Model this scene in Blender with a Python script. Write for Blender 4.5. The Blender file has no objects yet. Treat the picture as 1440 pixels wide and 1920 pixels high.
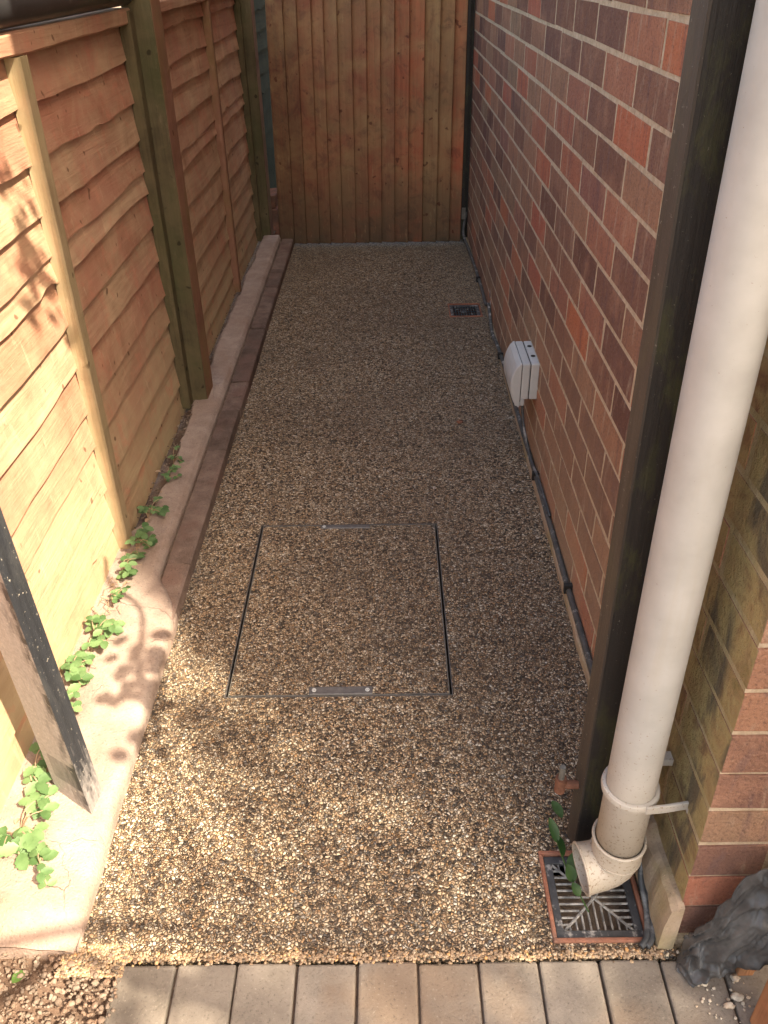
import bpy, bmesh, math, random
from mathutils import Vector, Matrix, noise
random.seed(7)
SC = bpy.context.scene
C = SC.collection
R = math.radians
PI = math.pi

# ------------------------------------------------------------ camera
cd = bpy.data.cameras.new('camera'); cam = bpy.data.objects.new('camera', cd); C.objects.link(cam)
f_px, pitch, yaw, roll, pcy = 1533.67, .544476, -.009334, -.0186315, 841.88
fw = Vector((math.sin(yaw)*math.cos(pitch), math.cos(yaw)*math.cos(pitch), -math.sin(pitch)))
r0 = Vector((math.cos(yaw), -math.sin(yaw), 0)); u0 = r0.cross(fw)
rr = r0*math.cos(roll)+u0*math.sin(roll); uu = -r0*math.sin(roll)+u0*math.cos(roll)
cam.matrix_world = Matrix(((rr.x, uu.x, -fw.x, 0), (rr.y, uu.y, -fw.y, 0), (rr.z, uu.z, -fw.z, 1.36), (0, 0, 0, 1)))
cd.sensor_fit = 'VERTICAL'; cd.sensor_height = 24; cd.lens = f_px/1920*24
cd.shift_y = (pcy-960)/1920
cd.clip_start = .02; cd.clip_end = 500
SC.camera = cam

# ------------------------------------------------------------ sky, sun, exposure
EL, AZ = R(50), Vector((.75, -.66, 0)).normalized()
SUN = Vector((AZ.x*math.cos(EL), AZ.y*math.cos(EL), math.sin(EL)))
w = bpy.data.worlds.new('World'); SC.world = w; w.use_nodes = True
nt = w.node_tree; bg = nt.nodes['Background']
sky = nt.nodes.new('ShaderNodeTexSky'); sky.sky_type = 'NISHITA'; sky.sun_disc = False
sky.sun_elevation = EL; sky.sun_rotation = math.atan2(AZ.x, AZ.y)
sky.dust_density = 4; sky.ozone_density = .6; sky.air_density = 1
nt.links.new(sky.outputs[0], bg.inputs[0]); bg.inputs[1].default_value = .15
sd = bpy.data.lights.new('sun', 'SUN'); sd.energy = 3.6; sd.angle = R(.53); sd.color = (1, .94, .85)
so = bpy.data.objects.new('sun', sd); C.objects.link(so)
so.rotation_euler = SUN.to_track_quat('Z', 'Y').to_euler()
so.location = SUN*20
vs = SC.view_settings
vs.view_transform = 'Standard'; vs.look = 'None'; vs.gamma = 1; vs.exposure = 2.12
vs.use_white_balance = True; vs.white_balance_temperature = 7800; vs.white_balance_tint = 7

# ------------------------------------------------------------ helpers
class MB:
    """collects faces in world coordinates; build() links ONE mesh object"""
    def __init__(s): s.v = []; s.f = []; s.a = []; s.rnd = 0.5
    def face(s, pts, rnd=None):
        n = len(s.v); s.v += [tuple(p) for p in pts]; s.f.append(tuple(range(n, n+len(pts)))); s.a.append(s.rnd if rnd is None else rnd)
    def grid(s, P, closed=False, cap=False):
        """P: rows of points"""
        n = len(s.v); m = len(P[0])
        for row in P: s.v += [tuple(p) for p in row]
        for i in range(len(P)-1):
            for j in range(m if closed else m-1):
                k = (j+1) % m
                s.f.append((n+i*m+j, n+i*m+k, n+(i+1)*m+k, n+(i+1)*m+j)); s.a.append(s.rnd)
        if cap:
            s.f.append(tuple(n+j for j in reversed(range(m)))); s.a.append(s.rnd)
            s.f.append(tuple(n+(len(P)-1)*m+j for j in range(m))); s.a.append(s.rnd)
    def box(s, x0, x1, y0, y1, z0, z1, j=0, jx=None):
        jx = j if jx is None else jx
        n = len(s.v)
        for x in (x0, x1):
            for y in (y0, y1):
                for z in (z0, z1):
                    s.v.append((x+random.uniform(-jx, jx), y+random.uniform(-j, j), z+random.uniform(-j, j)))
        for q in ((0, 1, 3, 2), (4, 6, 7, 5), (0, 4, 5, 1), (2, 3, 7, 6), (0, 2, 6, 4), (1, 5, 7, 3)):
            s.f.append(tuple(n+k for k in q)); s.a.append(s.rnd)
    def prism(s, foot, z0, z1, top=None):
        top = top or foot
        s.grid([[(x, y, z0) for x, y in foot], [(x, y, z1) for x, y in top]], closed=True, cap=True)
    def tube(s, pts, r, n=12, cap=True, ry=None):
        pts = [Vector(p) for p in pts]
        rad = r if isinstance(r, (list, tuple)) else [r]*len(pts)
        rows = []; side = None
        for i, p in enumerate(pts):
            t = (pts[min(i+1, len(pts)-1)]-pts[max(i-1, 0)]).normalized()
            if side is None:
                side = t.cross(Vector((0, 0, 1)))
                if side.length < .05: side = t.cross(Vector((0, 1, 0)))
            side = (side-t*side.dot(t)).normalized(); up = t.cross(side)
            rows.append([p+side*math.cos(2*PI*k/n)*rad[i]+up*math.sin(2*PI*k/n)*rad[i]*(ry or 1) for k in range(n)])
        s.grid(rows, closed=True, cap=cap)
    def lump(s, c, r, sq=(1, 1, .6), seed=0, n=7):
        rows = []
        for i in range(n+1):
            th = PI*i/n; row = []
            for k in range(n+2):
                ph = 2*PI*k/(n+2); d = Vector((math.sin(th)*math.cos(ph), math.sin(th)*math.sin(ph), math.cos(th)))
                q = r*(1+.6*noise.noise(d*1.6+Vector((seed, seed*.7, 0))))
                row.append((c[0]+d.x*q*sq[0], c[1]+d.y*q*sq[1], c[2]+d.z*q*sq[2]))
            rows.append(row)
        s.grid(rows, closed=True)
    def build(s, name, mat, root=None, loc=None, smooth=False, bevel=0, sub=0):
        if root is not None: base = Vector(root_base[root.name]); loc = base
        else:
            base = Vector(loc) if loc else Vector((0, 0, 0))
        me = bpy.data.meshes.new(name)
        me.from_pydata([tuple(Vector(p)-base) for p in s.v], [], s.f)
        at = me.attributes.new('rnd', 'FLOAT', 'FACE')
        at.data.foreach_set('value', s.a)
        bm = bmesh.new(); bm.from_mesh(me)
        if smooth: bmesh.ops.remove_doubles(bm, verts=bm.verts, dist=1e-6)
        bmesh.ops.recalc_face_normals(bm, faces=bm.faces); bm.to_mesh(me); bm.free()
        if smooth:
            for p in me.polygons: p.use_smooth = True
        me.materials.append(mat)
        o = bpy.data.objects.new(name, me); C.objects.link(o)
        if root is None: o.location = base
        else: o.parent = root; root_base[o.name] = tuple(base)
        if bevel:
            b = o.modifiers.new('bevel', 'BEVEL'); b.width = bevel; b.segments = 2; b.limit_method = 'ANGLE'; b.angle_limit = R(40)
        if sub:
            b = o.modifiers.new('sub', 'SUBSURF'); b.levels = b.render_levels = sub
        return o
root_base = {}
def thing(name, label, cat, loc, group=None):
    o = bpy.data.objects.new(name, None); C.objects.link(o); o.location = loc; o.empty_display_size = .05
    root_base[o.name] = tuple(loc); return tag(o, label, cat, group)
def tag(o, label=None, cat=None, group=None, kind=None):
    if label: o['label'] = label
    if cat: o['category'] = cat
    if group: o['group'] = group
    if kind: o['kind'] = kind
    return o
def lerp(a, b, t): return a+(b-a)*t
def fbm(x, y=0, z=0): return noise.noise(Vector((x, y, z)))+.5*noise.noise(Vector((2*x+5, 2*y, 2*z)))

# ------------------------------------------------------------ materials
class NT:
    def __init__(s, name):
        s.m = bpy.data.materials.new(name); s.m.use_nodes = True; s.t = s.m.node_tree
        s.b = s.t.nodes['Principled BSDF']; s.geo = s.t.nodes.new('ShaderNodeNewGeometry'); s.pos = s.geo.outputs['Position']
    def n(s, typ, **k):
        o = s.t.nodes.new(typ)
        for a, b in k.items(): setattr(o, a, b)
        return o
    def l(s, a, b): s.t.links.new(a, b)
    def scaled(s, sc, rot=None):
        m = s.n('ShaderNodeMapping'); m.inputs['Scale'].default_value = sc
        if rot: m.inputs['Rotation'].default_value = rot
        s.l(s.pos, m.inputs['Vector']); return m.outputs[0]
    def noise(s, vec=None, scale=5, detail=4, rough=.55, dist=0, off=None):
        o = s.n('ShaderNodeTexNoise'); o.inputs['Scale'].default_value = scale; o.inputs['Detail'].default_value = detail
        o.inputs['Roughness'].default_value = rough; o.inputs['Distortion'].default_value = dist
        if off:
            m = s.n('ShaderNodeVectorMath'); m.operation = 'ADD'; m.inputs[1].default_value = off
            s.l(vec or s.pos, m.inputs[0]); vec = m.outputs[0]
        s.l(vec or s.pos, o.inputs['Vector']); return o.outputs['Fac']
    def ramp(s, fac, stops, interp='LINEAR'):
        o = s.n('ShaderNodeValToRGB'); o.color_ramp.interpolation = interp; e = o.color_ramp.elements
        while len(e) > 1: e.remove(e[-1])
        for i, (p, c) in enumerate(stops):
            el = e[0] if i == 0 else e.new(p); el.position = p
            el.color = (*c, 1) if isinstance(c, tuple) else (c, c, c, 1)
        s.l(fac, o.inputs[0]); return o.outputs[0]
    def mix(s, fac, a, b, mode='MIX'):
        o = s.n('ShaderNodeMix'); o.data_type = 'RGBA'; o.blend_type = mode
        for v, i in ((fac, 0), (a, 6), (b, 7)):
            if isinstance(v, (int, float)): o.inputs[i].default_value = v if i == 0 else (v, v, v, 1)
            elif isinstance(v, tuple): o.inputs[i].default_value = (*v, 1)
            else: s.l(v, o.inputs[i])
        return o.outputs[2]
    def math(s, op, a, b=0, clamp=False):
        o = s.n('ShaderNodeMath'); o.operation = op; o.use_clamp = clamp
        for v, i in ((a, 0), (b, 1)):
            if isinstance(v, (int, float)): o.inputs[i].default_value = v
            else: s.l(v, o.inputs[i])
        return o.outputs[0]
    def attr(s, name='rnd'):
        o = s.n('ShaderNodeAttribute'); o.attribute_name = name; return o.outputs['Fac']
    def xyz(s):
        o = s.n('ShaderNodeSeparateXYZ'); s.l(s.pos, o.inputs[0]); return o.outputs
    def rng(s, v, a, b, c=0, d=1):
        o = s.n('ShaderNodeMapRange'); o.inputs[1].default_value = a; o.inputs[2].default_value = b
        o.inputs[3].default_value = c; o.inputs[4].default_value = d; s.l(v, o.inputs[0]); return o.outputs[0]
    def done(s, col, rough=.8, bump=None, bs=.4, bd=.003, spec=.35):
        if isinstance(col, tuple): s.b.inputs['Base Color'].default_value = (*col, 1)
        else: s.l(col, s.b.inputs['Base Color'])
        if isinstance(rough, (int, float)): s.b.inputs['Roughness'].default_value = rough
        else: s.l(rough, s.b.inputs['Roughness'])
        s.b.inputs['Specular IOR Level'].default_value = spec
        if bump is not None:
            o = s.n('ShaderNodeBump'); o.inputs['Strength'].default_value = bs; o.inputs['Distance'].default_value = bd
            s.l(bump, o.inputs['Height']); s.l(o.outputs[0], s.b.inputs['Normal'])
        return s.m

def wood(name, stops, axis='y', stain=(.16, .15, .05), stain_amt=.5, dark=(.07, .035, .02), low=None):
    t = NT(name)
    st = {'x': (3, 60, 60), 'y': (60, 4, 60), 'z': (60, 60, 2.5)}[axis]
    grain = t.noise(t.scaled(st), 1, 5, .6, .6)
    patch = t.noise(None, 7, 5, .62, .5)
    fine = t.noise(t.scaled(tuple(v*4 for v in st)), 1, 3, .6)
    base = t.ramp(t.attr(), stops)
    col = t.mix(t.ramp(grain, [(.3, .75), (.7, 0.0)]), base, dark, 'MIX')
    col = t.mix(t.math('MULTIPLY', t.ramp(patch, [(.35, 0.0), (.75, .8)]), .8), col, tuple(min(1, v*1.25) for v in stops[-1][1]))
    p2 = t.noise(None, 3.3, 6, .65, .4, off=(4, 2, 9))
    col = t.mix(t.math('MULTIPLY', t.ramp(p2, [(.46, 0.0), (.64, 1.0)]), stain_amt), col, stain)
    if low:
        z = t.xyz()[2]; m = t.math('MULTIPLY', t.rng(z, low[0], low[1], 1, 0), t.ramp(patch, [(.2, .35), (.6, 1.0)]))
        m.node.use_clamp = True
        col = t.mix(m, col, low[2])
    p3 = t.noise(None, 16, 5, .7, .7, off=(8, 3, 1)); col = t.mix(t.ramp(p3, [(.52, 0.0), (.68, .45)]), col, tuple(min(1, v*1.5) for v in stops[0][1]))
    sc_ = t.noise(t.scaled((38, 38, 9)), 1, 5, .7, .3, off=(1, 8, 4)); col = t.mix(t.ramp(sc_, [(.6, 0.0), (.74, .4)]), col, tuple(min(1, v*1.35+.03) for v in stops[-1][1]))
    kn = t.noise(None, 30, 1, .4, off=(3, 3, 7)); col = t.mix(t.ramp(kn, [(.735, 0.0), (.77, .75)]), col, tuple(v*.5 for v in dark))
    h = t.math('ADD', t.math('MULTIPLY', grain, 1.0), t.math('MULTIPLY', fine, .35))
    return t.done(col, .9, h, .6, .004, .12)

M = {}
M['fence'] = wood('fence_wood', [(0, (.36, .135, .09)), (.3, (.38, .215, .14)), (.6, (.44, .28, .18)), (1, (.48, .33, .215))], 'y',
                  (.39, .17, .12), .65, (.25, .13, .08), low=(.0, .5, (.40, .31, .185)))
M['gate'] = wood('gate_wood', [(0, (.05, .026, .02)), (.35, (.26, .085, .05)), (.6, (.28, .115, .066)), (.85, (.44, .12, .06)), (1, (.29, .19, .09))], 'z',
                 (.19, .125, .065), .5, (.18, .06, .035), low=(.0, .42, (.085, .06, .04)))  # dark foot tint: grime, with cast shade painted in
M['post'] = wood('green_post_wood', [(0, (.075, .056, .032)), (1, (.12, .092, .05))], 'z', (.06, .062, .026), .6, (.035, .028, .017))
M['post_red'] = wood('red_brown_wood', [(0, (.19, .09, .06)), (1, (.25, .125, .085))], 'z', (.2, .15, .06), .5, (.15, .07, .035))
M['green_fence'] = wood('green_stained_wood', [(0, (.03, .045, .03)), (1, (.055, .07, .045))], 'y', (.06, .07, .05), .5, (.03, .04, .035))
M['batten'] = wood('pale_batten_wood', [(0, (.27, .19, .115)), (1, (.36, .27, .17))], 'z', (.27, .23, .12), .5, (.2, .13, .07))
M['plank'] = wood('red_timber', [(0, (.30, .12, .06)), (1, (.42, .2, .1))], 'z', (.4, .24, .12), .5, (.13, .05, .03))

def make_brick(name, moss):
    t = NT(name); rnd = t.attr(); x, y, z = t.xyz()
    base = t.ramp(rnd, [(0, (.15, .078, .062)), (.18, (.28, .14, .095)), (.36, (.19, .10, .078)), (.54, (.35, .18, .115)), (.66, (.28, .175, .115)), (.78, (.40, .175, .11)), (.86, (.28, .13, .10)), (.92, (.47, .165, .09)), (1, (.40, .13, .09))])
    streak = t.noise(t.scaled((34, 34, 6)), 1, 5, .65, .5)
    big = t.noise(None, 9, 5, .6)
    col = t.mix(t.ramp(streak, [(.36, .5), (.46, 0.0)]), base, (.16, .10, .095))
    col = t.mix(t.ramp(streak, [(.57, 0.0), (.72, .6)]), col, (.46, .34, .25))
    col = t.mix(t.ramp(big, [(.5, 0.0), (.7, .45)]), col, (.48, .25, .16))
    g = t.noise(None, 190, 4, .7); col = t.mix(t.ramp(g, [(.3, .6), (.48, 0.0)]), col, (.08, .05, .042))
    col = t.mix(t.ramp(g, [(.6, 0.0), (.72, .35)]), col, (.5, .36, .26))
    # tan splash dirt near the ground, with bounce light off the path painted in
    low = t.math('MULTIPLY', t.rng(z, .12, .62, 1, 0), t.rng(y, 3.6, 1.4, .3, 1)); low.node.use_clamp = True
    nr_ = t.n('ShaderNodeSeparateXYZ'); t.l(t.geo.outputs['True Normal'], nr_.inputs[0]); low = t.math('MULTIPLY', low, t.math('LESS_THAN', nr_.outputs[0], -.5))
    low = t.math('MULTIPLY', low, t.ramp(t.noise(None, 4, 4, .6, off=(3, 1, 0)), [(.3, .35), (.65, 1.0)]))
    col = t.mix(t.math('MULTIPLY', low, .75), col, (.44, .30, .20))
    if moss:
        nrm = t.n('ShaderNodeSeparateXYZ'); t.l(t.geo.outputs['True Normal'], nrm.inputs[0])
        face = t.math('LESS_THAN', nrm.outputs[0], -.5)
        m = t.math('MULTIPLY', t.rng(y, 1.15, .95, 0, 1), face)
        n2 = t.noise(None, 11, 6, .65, .6, off=(1, 7, 3))
        col = t.mix(t.math('MULTIPLY', m, .8), col, t.ramp(n2, [(.28, (.15, .09, .06)), (.38, (.26, .185, .09)), (.47, (.40, .33, .155)), (.56, (.34, .25, .125)), (.64, (.24, .20, .085)), (.74, (.17, .145, .11))]))
        n3 = t.noise(t.scaled((10, 10, 3)), 1, 4, .6, .8, off=(9, 0, 0))
        col = t.mix(t.math('MULTIPLY', m, t.ramp(n3, [(.50, 0.0), (.60, .8)])), col, (.10, .085, .07))
    h = t.math('ADD', t.math('MULTIPLY', t.noise(None, 120, 5, .65), 1.0), t.math('MULTIPLY', g, .5))
    return t.done(col, .95, h, 1.0, .006, .06)
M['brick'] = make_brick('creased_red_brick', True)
t = NT('mortar'); x, y, z = t.xyz()
n = t.noise(None, 60, 6, .7)
c_ = t.ramp(n, [(.3, (.40, .30, .20)), (.7, (.62, .48, .35))])
nrm = t.n('ShaderNodeSeparateXYZ'); t.l(t.geo.outputs['True Normal'], nrm.inputs[0])
m = t.math('MULTIPLY', t.rng(y, 1.15, .95, 0, 1), t.math('LESS_THAN', nrm.outputs[0], -.5))
c_ = t.mix(t.math('MULTIPLY', m, t.ramp(t.noise(None, 14, 4, .6), [(.35, .4), (.65, .9)])), c_, (.34, .28, .14))
M['mortar'] = t.done(t.mix(t.ramp(t.noise(None, 25, 5, .7), [(.55, 0.0), (.72, .5)]), c_, (.24, .17, .11)), .97, n, 1.0, .008, .05)

def make_resin():
    t = NT('resin_bound_gravel')
    wob = t.n('ShaderNodeTexNoise'); wob.inputs['Scale'].default_value = 90; wob.inputs['Detail'].default_value = 1
    t.l(t.pos, wob.inputs['Vector'])
    va = t.n('ShaderNodeVectorMath'); va.operation = 'MULTIPLY_ADD'; va.inputs[1].default_value = (.007, .007, .007)
    t.l(wob.outputs['Color'], va.inputs[0]); t.l(t.pos, va.inputs[2])
    v = t.n('ShaderNodeTexVoronoi'); v.inputs['Scale'].default_value = 228; t.l(va.outputs[0], v.inputs['Vector'])
    v2 = t.n('ShaderNodeTexVoronoi'); v2.feature = 'DISTANCE_TO_EDGE'; v2.inputs['Scale'].default_value = 228; t.l(va.outputs[0], v2.inputs['Vector'])
    vb = t.n('ShaderNodeTexVoronoi'); vb.inputs['Scale'].default_value = 165; t.l(va.outputs[0], vb.inputs['Vector'])
    vb2 = t.n('ShaderNodeTexVoronoi'); vb2.feature = 'DISTANCE_TO_EDGE'; vb2.inputs['Scale'].default_value = 165; t.l(va.outputs[0], vb2.inputs['Vector'])
    pk = t.ramp(t.noise(None, 75, 2, .6, off=(3, 5, 1)), [(.49, 0.0), (.51, 1.0)])
    vcol = t.mix(pk, v.outputs['Color'], vb.outputs['Color']); vd = t.mix(pk, v2.outputs['Distance'], vb2.outputs['Distance'])
    sp = t.n('ShaderNodeSeparateColor'); t.l(vcol, sp.inputs[0])
    clump = t.noise(None, 22, 3, .6)
    r = t.math('ADD', sp.outputs[0], t.math('MULTIPLY', t.math('SUBTRACT', clump, .5), .55)); r.node.use_clamp = True
    col = t.ramp(r, [(0, (.03, .025, .022)), (.16, (.06, .045, .033)), (.30, (.22, .14, .088)), (.45, (.42, .275, .165)), (.6, (.52, .37, .235)), (.74, (.60, .46, .31)), (.88, (.68, .56, .41)), (1, (.72, .64, .53))])
    col = t.mix(t.ramp(sp.outputs[1], [(.90, 0.0), (.92, .7)]), col, (.42, .23, .10))
    col = t.mix(t.ramp(sp.outputs[2], [(.92, 0.0), (.94, .8)]), col, (.16, .155, .15))
    col = t.mix(t.ramp(vd, [(.02, .9), (.22, 0.0)]), col, (.055, .035, .02))
    big = t.noise(None, 1.7, 4, .55, off=(2, 3, 0))
    col = t.mix(t.ramp(big, [(.42, 0.0), (.62, .3)]), col, (.10, .07, .05))
    h = t.ramp(vd, [(0, 0.0), (.18, .7), (.45, 1.0)])
    hh = t.math('ADD', h, t.math('MULTIPLY', sp.outputs[1], .5))
    return t.done(col, t.math('ADD', t.math('MULTIPLY', sp.outputs[2], .25), .38), hh, .9, .0035, .5)
M['resin'] = make_resin()

def stone(name, a, b, c=None, sc=14, bs=.5, speck=True, rough=.92, crack=0):
    t = NT(name); n = t.noise(None, sc, 7, .65, .2); g = t.noise(None, 240, 3, .6)
    col = t.ramp(n, [(.32, a), (.66, b)])
    tint = t.ramp(t.attr(), [(0, .72), (1, 1.18)]); col = t.mix(1.0, col, tint, 'MULTIPLY')
    if c: col = t.mix(t.ramp(t.noise(None, sc*.45, 5, .6, off=(7, 1, 2)), [(.5, 0.0), (.66, .7)]), col, c)
    if speck:
        col = t.mix(t.ramp(g, [(.3, .5), (.42, 0.0)]), col, tuple(v*.45 for v in a))
        col = t.mix(t.ramp(g, [(.62, 0.0), (.72, .4)]), col, tuple(min(1, v*1.5) for v in b))
    h = t.math('ADD', n, t.math('MULTIPLY', g, .35))
    if crack:
        wv = t.n('ShaderNodeTexNoise'); wv.inputs['Scale'].default_value = 9; wv.inputs['Detail'].default_value = 5; t.l(t.pos, wv.inputs['Vector'])
        va = t.n('ShaderNodeVectorMath'); va.operation = 'MULTIPLY_ADD'; va.inputs[1].default_value = (.16, .16, 0); t.l(wv.outputs['Color'], va.inputs[0]); t.l(t.pos, va.inputs[2])
        vo = t.n('ShaderNodeTexVoronoi'); vo.feature = 'DISTANCE_TO_EDGE'; vo.inputs['Scale'].default_value = crack; t.l(va.outputs[0], vo.inputs['Vector'])
        ck = t.math('MULTIPLY', t.ramp(vo.outputs['Distance'], [(.0, 1.0), (.006, 0.0)]), t.ramp(t.noise(None, 4, 3, .6, off=(2, 2, 0)), [(.48, 0.0), (.6, 1.0)]))
        col = t.mix(t.math('MULTIPLY', ck, .18), col, tuple(v*.3 for v in a)); h = t.math('SUBTRACT', h, t.math('MULTIPLY', ck, .3))
    return t.done(col, rough, h, bs, .006, .15)
M['kerb'] = stone('kerb_stone', (.10, .068, .056), (.19, .135, .112), (.155, .09, .072), 16, 1.0, crack=7)
M['concrete'] = stone('pink_concrete', (.24, .17, .14), (.37, .285, .24), (.27, .18, .14), 11, 1.0, crack=4)
M['paver'] = stone('paver_concrete', (.13, .108, .09), (.23, .195, .163), (.20, .14, .10), 9)
M['plinth'] = stone('plinth_concrete', (.30, .21, .14), (.44, .33, .24), (.28, .24, .11), 11)
M['soil'] = stone('brown_soil', (.07, .042, .03), (.17, .11, .08), (.22, .16, .12), 24, 1.0)
M['ground'] = stone('ground_earth', (.17, .12, .085), (.27, .20, .15), None, 6, .8)
M['rubble'] = stone('rubble_stones', (.11, .075, .055), (.25, .19, .15), (.20, .11, .07), 40)
M['pebble'] = stone('pale_pebble', (.45, .36, .27), (.62, .54, .44), (.4, .22, .11), 60)
M['terracotta'] = stone('terracotta_clay', (.20, .085, .055), (.34, .145, .095), (.15, .10, .08), 25)
def plain(name, col, rough=.5, spec=.5, var=.15, nsc=30, bump=.15, dirt=None, dsc=35, dth=(.6, .72)):
    t = NT(name); n = t.noise(None, nsc, 5, .6)
    c = t.ramp(n, [(.3, tuple(v*(1-var) for v in col)), (.7, tuple(min(1, v*(1+var)) for v in col))])
    if dirt: c = t.mix(t.ramp(t.noise(None, dsc, 5, .7, off=(5, 5, 5)), [(dth[0], 0.0), (dth[1], .85)]), c, dirt)
    return t.done(c, rough, n, bump, .002, spec)
# white pipe with a brown splash near its foot
t = NT('white_plastic_pipe'); x, y, z = t.xyz()
n = t.noise(None, 230, 3, .65); big = t.noise(None, 12, 4, .6)
c_ = t.ramp(big, [(.3, (.34, .322, .30)), (.7, (.43, .41, .388))])
lowm = t.rng(z, .42, .12, 0, 1)
c_ = t.mix(t.math('MULTIPLY', lowm, .55), c_, (.46, .35, .235))
thr = t.math('ADD', t.math('MULTIPLY', t.rng(z, .62, .08, 0, 1), .13), n)
c_ = t.mix(t.ramp(thr, [(.70, 0.0), (.75, .8)]), c_, (.20, .13, .08))
c_ = t.mix(t.ramp(t.noise(t.scaled((26, 26, 2.2)), 1, 5, .65, .4), [(.55, 0.0), (.75, .3)]), c_, (.36, .30, .22))
M['pipe'] = t.done(c_, .45, n, .06, .001, .5)
# worn black timber
def black_wood(name, base, green, greenamt, scratch, grey=None):
    t = NT(name); st = t.noise(t.scaled((90, 90, 3)), 1, 5, .65, .4); p = t.noise(t.scaled((22, 22, 7)), 1, 6, .7, .5); g = t.noise(None, 150, 4, .7)
    c = t.ramp(st, [(.3, base), (.75, tuple(v*1.9 for v in base))])
    c = t.mix(t.math('MULTIPLY', t.ramp(p, [(.50, 0.0), (.62, 1.0)]), greenamt), c, green)
    if grey:
        sx = t.attr(); c = t.mix(t.math('MULTIPLY', sx, t.ramp(p, [(.25, .5), (.4, 1.0)])), c, t.mix(t.ramp(g, [(.4, 0.0), (.6, 1.0)]), tuple(v*.8 for v in grey), grey))
    c = t.mix(t.math('MULTIPLY', t.ramp(g, [(.64, 0.0), (.70, 1.0)]), scratch), c, (.4, .36, .3))
    return t.done(c, .6, t.math('ADD', st, t.math('MULTIPLY', g, .5)), .4, .003, .4)
M['black_post'] = black_wood('black_stained_timber', (.016, .013, .011), (.055, .052, .02), .6, .3)
M['black_edge'] = black_wood('worn_black_edge', (.036, .027, .021), (.06, .048, .032), .6, .35)
M['grey_post'] = black_wood('weathered_black_post', (.014, .015, .018), (.05, .05, .05), .5, .9, grey=(.27, .245, .235))  # grey side is dusty worn paint with sun glare put into the colour
M['grate'] = plain('black_plastic_grate', (.045, .045, .048), .55, .4, .3, 60, .3, dirt=(.32, .30, .28), dsc=45, dth=(.54, .64))
M['bars'] = plain('dusty_grate_bars', (.12, .115, .11), .7, .3, .3, 60, .3, dirt=(.36, .34, .31), dsc=60, dth=(.42, .6))
M['hole'] = plain('dark_drain_shaft', (.025, .018, .014), .6, .3)
M['box'] = plain('grey_white_plastic', (.46, .46, .45), .35, .5, .05)
M['seam'] = plain('dark_rubber_seam', (.04, .04, .04), .6, .3)
M['cable'] = plain('black_cable_sheath', (.05, .052, .055), .5, .45, .3, 40, .3, dirt=(.28, .27, .26), dsc=18, dth=(.52, .66))
M['bitumen'] = plain('grey_dusty_conduit', (.075, .07, .065), .7, .3, .3, 30, .3, dirt=(.42, .40, .37), dsc=26, dth=(.56, .68))
M['steel'] = plain('dull_steel', (.12, .11, .095), .45, .5, .3, 50, .2)
M['darksteel'] = plain('worn_dark_steel', (.09, .08, .075), .5, .5, .3, 80, .4, dirt=(.3, .27, .23), dsc=60)
M['rust'] = plain('rusty_iron', (.15, .065, .04), .85, .2, .35, 90, .6)
M['sheet'] = plain('dusty_black_membrane', (.040, .038, .038), .5, .5, .25, 20, .4, dirt=(.17, .16, .15), dsc=9, dth=(.45, .75))
M['dpc'] = plain('damp_course_felt', (.03, .028, .026), .8, .2)
M['black_gutter'] = plain('glossy_black_gutter', (.03, .03, .032), .28, .5, .2, 20, .1, dirt=(.2, .19, .18), dsc=50, dth=(.6, .75))
def leafmat(name, a, b):
    t = NT(name); n = t.noise(None, 45, 4, .6)
    c = t.ramp(t.math('ADD', t.math('MULTIPLY', n, .6), t.math('MULTIPLY', t.attr(), .5)), [(.25, a), (.75, b)])
    t.done(c, .5, n, .3, .002, .4)
    tr = t.n('ShaderNodeBsdfTranslucent'); t.l(c, tr.inputs[0]); mx = t.n('ShaderNodeMixShader'); mx.inputs[0].default_value = .25
    out = t.t.nodes['Material Output']; t.l(t.b.outputs[0], mx.inputs[1]); t.l(tr.outputs[0], mx.inputs[2]); t.l(mx.outputs[0], out.inputs[0])
    return t.m
M['leaf'] = leafmat('strawberry_leaf', (.05, .11, .035), (.15, .24, .10))
M['darkleaf'] = leafmat('dark_glossy_leaf', (.02, .06, .015), (.07, .13, .03))
M['stem'] = plain('reddish_stem', (.30, .20, .13), .7, .3)
M['bark'] = plain('grey_bark', (.13, .10, .08), .9, .2, .3, 30, .8)

# ------------------------------------------------------------ ground, path, pavement
b = MB()
b.face([(-60, -60, -.06), (60, -60, -.06), (60, 60, -.06), (-60, 60, -.06)])
tag(b.build('ground', M['ground']), kind='structure')

LX, RX, Y0, Y1 = -.512, .424, .690, 4.50
b = MB()   # resin sheet: cut out round the two gullies and the cover so they sit in real openings
GX0, GX1, GY0, GY1 = .250, .407, .710, .866
FX0, FX1, FY0, FY1 = .266, .411, 3.346, 3.500
MX0, MX1, MY0, MY1 = -.364, .127, 1.224, 1.842
def cutsheet(b, xs, ys, holes, z, zb):
    for i in range(len(xs)-1):
        for j in range(len(ys)-1):
            cx, cy = (xs[i]+xs[i+1])/2, (ys[j]+ys[j+1])/2
            if any(h[0] < cx < h[1] and h[2] < cy < h[3] for h in holes): continue
            b.face([(xs[i], ys[j], z), (xs[i+1], ys[j], z), (xs[i+1], ys[j+1], z), (xs[i], ys[j+1], z)])
    for h in holes:
        x0, x1, y0, y1 = h
        for p, q in (((x0, y0), (x1, y0)), ((x1, y0), (x1, y1)), ((x1, y1), (x0, y1)), ((x0, y1), (x0, y0))):
            b.face([(*p, z), (*q, z), (*q, zb), (*p, zb)])
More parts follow.
